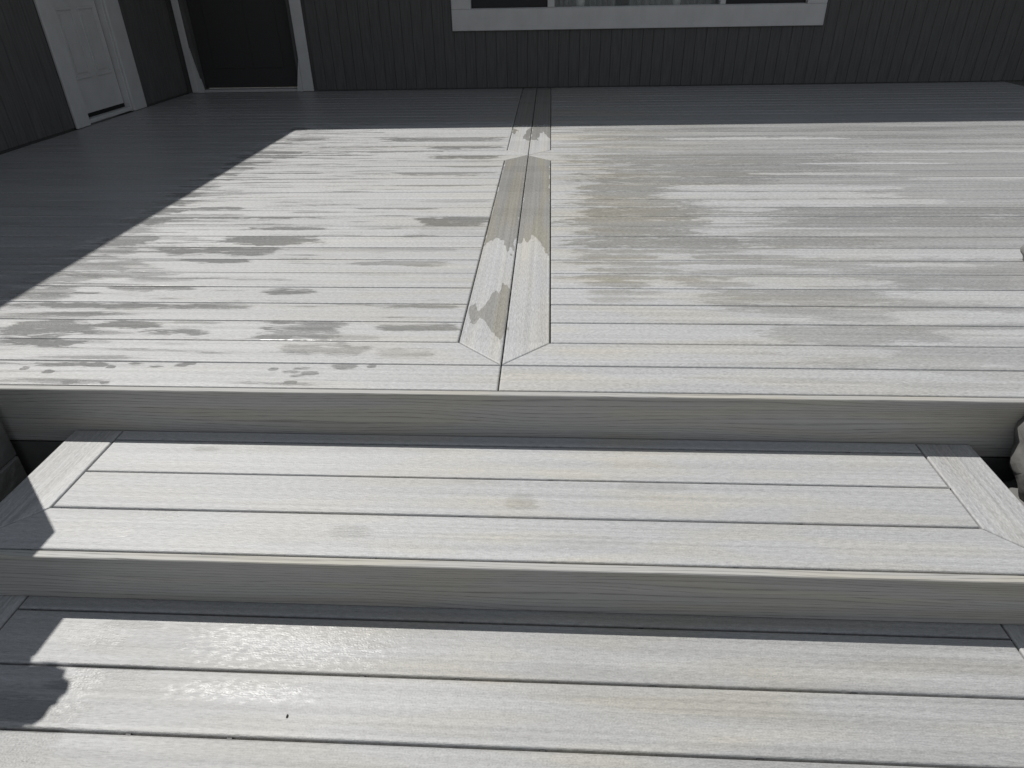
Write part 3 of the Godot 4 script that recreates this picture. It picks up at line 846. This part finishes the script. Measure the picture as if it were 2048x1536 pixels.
func _ready() -> void:
	rng.seed = 4711
	to_srgb.resize(1024)
	for i in 1024:
		var l := i / 1023.0
		to_srgb[i] = int(roundf(255.0 * (12.92 * l if l < 0.0031308 else 1.055 * pow(l, 1.0 / 2.4) - 0.055)))

	var cam := Camera3D.new()
	cam.name = "camera"
	cam.fov = 59.371
	cam.near = 0.05
	cam.far = 400.0
	add_child(cam)
	cam.transform = Transform3D(Basis(Vector3(0.998633, -0.015750, -0.049843), Vector3(-0.012313, 0.855818, -0.517131), Vector3(0.050801, 0.517038, 0.854454)).orthonormalized(), Vector3(0.1342, 0.9850, 1.5668))
	cam.current = true

	var sky_mat := ProceduralSkyMaterial.new()
	sky_mat.sky_top_color = Color(0.525, 0.55, 0.585)
	sky_mat.sky_horizon_color = Color(0.74, 0.745, 0.75)
	sky_mat.sky_curve = 0.12
	sky_mat.ground_bottom_color = Color(0.12, 0.12, 0.10)
	sky_mat.ground_horizon_color = Color(0.32, 0.33, 0.32)
	sky_mat.sun_angle_max = 0.0
	var sky := Sky.new()
	sky.sky_material = sky_mat
	var env := Environment.new()
	env.background_mode = Environment.BG_SKY
	env.sky = sky
	env.tonemap_mode = Environment.TONE_MAPPER_LINEAR
	env.tonemap_exposure = 0.81
	env.sdfgi_enabled = true
	env.ssao_enabled = true
	env.ssil_enabled = true
	var we := WorldEnvironment.new()
	we.name = "world_environment"
	we.environment = env
	add_child(we)

	var sun := DirectionalLight3D.new()
	sun.name = "sun"
	sun.light_energy = 1.4
	sun.light_color = Color(1.0, 0.99, 0.97)
	sun.light_angular_distance = 0.5
	sun.shadow_enabled = true
	add_child(sun)
	sun.look_at_from_position(Vector3.ZERO, Vector3(0.468, -1.0, 0.455), Vector3(0, 0, 1))

	# ground
	var soil := noise_material(Color(0.035, 0.03, 0.024), Color(0.10, 0.088, 0.07), 0.02, 0.95, 1.2, Vector3(0.7, 0.7, 0.7))
	var ground := part("ground", box_mesh(Vector3(-60, GROUND_Y - 0.3, -60), Vector3(60, GROUND_Y, 60)), soil, self)
	ground.set_meta("kind", "structure")

	# deck and steps
	var fascia := fascia_material(500)
	var clip := plain(Color(0.02, 0.02, 0.02), 0.5)
	var timber := noise_material(Color(0.06, 0.05, 0.035), Color(0.12, 0.10, 0.07), 0.03, 0.9)
	build_deck(fascia, clip, timber, noise_material(Color(0.10, 0.10, 0.097), Color(0.16, 0.157, 0.15), 0.02, 0.8))
	var step_area := Rect2(STEP_LEFT, 0.0, STEP_RIGHT - STEP_LEFT, STEP_FRONT)
	var low_area := Rect2(STEP_LEFT, STEP_FRONT, STEP_RIGHT - STEP_LEFT, LOW_FRONT - STEP_FRONT)
	var step_mat := step_zone(step_area, 1900, 1200, STEP_WET, [], STEP_FRONT)
	var low_mat := step_zone(low_area, 1900, 1500, LOW_WET, LOW_BEADS, LOW_FRONT, 110)
	end_mat = end_board_material(step_area)
	build_step("upper_step", "upper grey composite step just below the deck edge, with mitred end boards", STEP_Y, 0.0, STEP_FRONT, [0.4802, 0.3355, 0.1908, 0.0461], step_area, step_mat, fascia, clip, timber)
	build_step("lower_step", "lower grey composite step at the bottom of the photo with glinting damp patches", LOW_Y, STEP_FRONT, LOW_FRONT, [0.9747, 0.8300, 0.6853, 0.5406], low_area, low_mat, fascia, clip, timber)

	# house
	var trim := noise_material(Color(0.60, 0.60, 0.59), Color(0.68, 0.68, 0.67), 0.01, 0.45)
	var siding := []
	for i in 4:
		var b := 0.112 + 0.002 * i
		var m := noise_material(Color(b * 0.8, b * 0.78, b * 0.76), Color(b * 1.2, b * 1.17, b * 1.13), 0.012 + 0.001 * i, 0.8, 0.0, Vector3(6.0, 0.4, 6.0))
		siding.append(m)
	var dark_door := plain(Color(0.045, 0.044, 0.043), 0.45)
	var roof := noise_material(Color(0.05, 0.05, 0.052), Color(0.10, 0.10, 0.10), 0.05, 0.9)
	var soffit := plain(Color(0.55, 0.55, 0.54), 0.7)
	var room := plain(Color(0.30, 0.28, 0.25), 0.8)
	build_house(trim, siding, dark_door, roof, soffit, room)

	# small things on the inner window sill and on the lower step
	for v: Array in [[4.06, 0.045, 0.20, "pale rounded ornament on the inner sill behind the left part of the middle pane"], [5.005, 0.04, 0.15, "bright white little ornament on the inner sill near the right end of the middle pane"]]:
		var vase := part("window_ornament", lathe([[0.55, 0.0], [0.85, 0.12], [1.0, 0.35], [0.92, 0.58], [0.5, 0.78], [0.42, 0.88], [0.55, 1.0], [0.45, 1.0], [0.3, 0.86], [0.0, 0.8]], v[1], v[2]), plain(Color(0.78, 0.78, 0.76), 0.35), self, Transform3D(Basis(Vector3.UP, 0.027), Vector3(-3.63, 0.0, -5.85)) * Vector3(v[0], 0.7005, -0.15))
		tag(vase, v[3], "ornament", "ornaments on the window sill")
	var husk := part("seed_husk", stone_mesh(Vector3(0.004, 0.003, 0.008), 91, 2.0, 0.1), plain(Color(0.03, 0.026, 0.02), 0.8), self, Vector3(-0.374, LOW_Y + 0.0014, 0.783))
	tag(husk, "tiny dark seed husk lying on the middle board of the lower step", "seed")

	# stone pillars on both sides of the steps
	var mortar := noise_material(Color(0.10, 0.10, 0.095), Color(0.18, 0.175, 0.165), 0.05, 0.95, 0.3)
	var stones := []
	for i in 3:
		var b: float = [0.19, 0.24, 0.28][i]
		stones.append(noise_material(Color(b * 0.7, b * 0.68, b * 0.64), Color(b * 1.2, b * 1.18, b * 1.14), 0.015 + 0.004 * i, 0.85, 0.4, Vector3(1.5, 1.5, 1.5)))
	var pillar := build_pillar("dark shaded square pillar at the left end of the steps, mostly outside the frame", -1.80, -1.446, 0.02, 0.365, 0.74, mortar, stones, 11)
	part("stone", stone_mesh(Vector3(0.15, 0.13, 0.13), 19, 2.4, 0.16), stones[0], pillar, Vector3(0.185, 1.19, 0.085))
	for b: Array in [["larger rounded grey boulder leaning on the lower one, right of the upper step", Vector3(1.545, -0.10, 0.13), Vector3(0.36, 0.32, 0.34), 43], ["lower rounded grey boulder wedged against the right end of the upper step", Vector3(1.475, -0.31, 0.15), Vector3(0.31, 0.21, 0.30), 47]]:
		var rock := part("boulder", stone_mesh(b[2], b[3], 2.5, 0.10), stones[0], self, b[1])
		tag(rock, b[0], "boulder", "boulders beside the steps")
	var pebble := part("river_stone", stone_mesh(Vector3(0.20, 0.11, 0.17), 77, 2.2, 0.08), stones[1], self, Vector3(2.055, 0.052, -0.99))
	tag(pebble, "small rounded grey stone lying on the deck at the right edge", "stone")

func end_board_material(area: Rect2) -> StandardMaterial3D:
	# the end boards of the steps have their grain running from front to back
	var w := 1280
	var h := 256
	var wet := PackedByteArray()
	wet.resize(w * h)
	var streak := noise_bytes(w, h, 1, 40, 777, 0.22, 3)
	for j in h:
		for i in w:
			var x := area.position.x + (i + 0.5) * area.size.x / w
			if x < STEP_LEFT + PITCH:
				var t := (x - STEP_LEFT) / PITCH
				var f := 0.60 - t * 0.8 + (streak[j * w + i] - 128) * 0.007
				wet[j * w + i] = int(clampf(f * 4.0, 0.0, 1.0) * 165.0)
			else:
				wet[j * w + i] = int(clampf((streak[j * w + i] - 110) * 0.010, 0.0, 0.6) * 170.0)
	return shade_boards(area, w, h, 1800, wet, PackedByteArray(), true, 9.0)
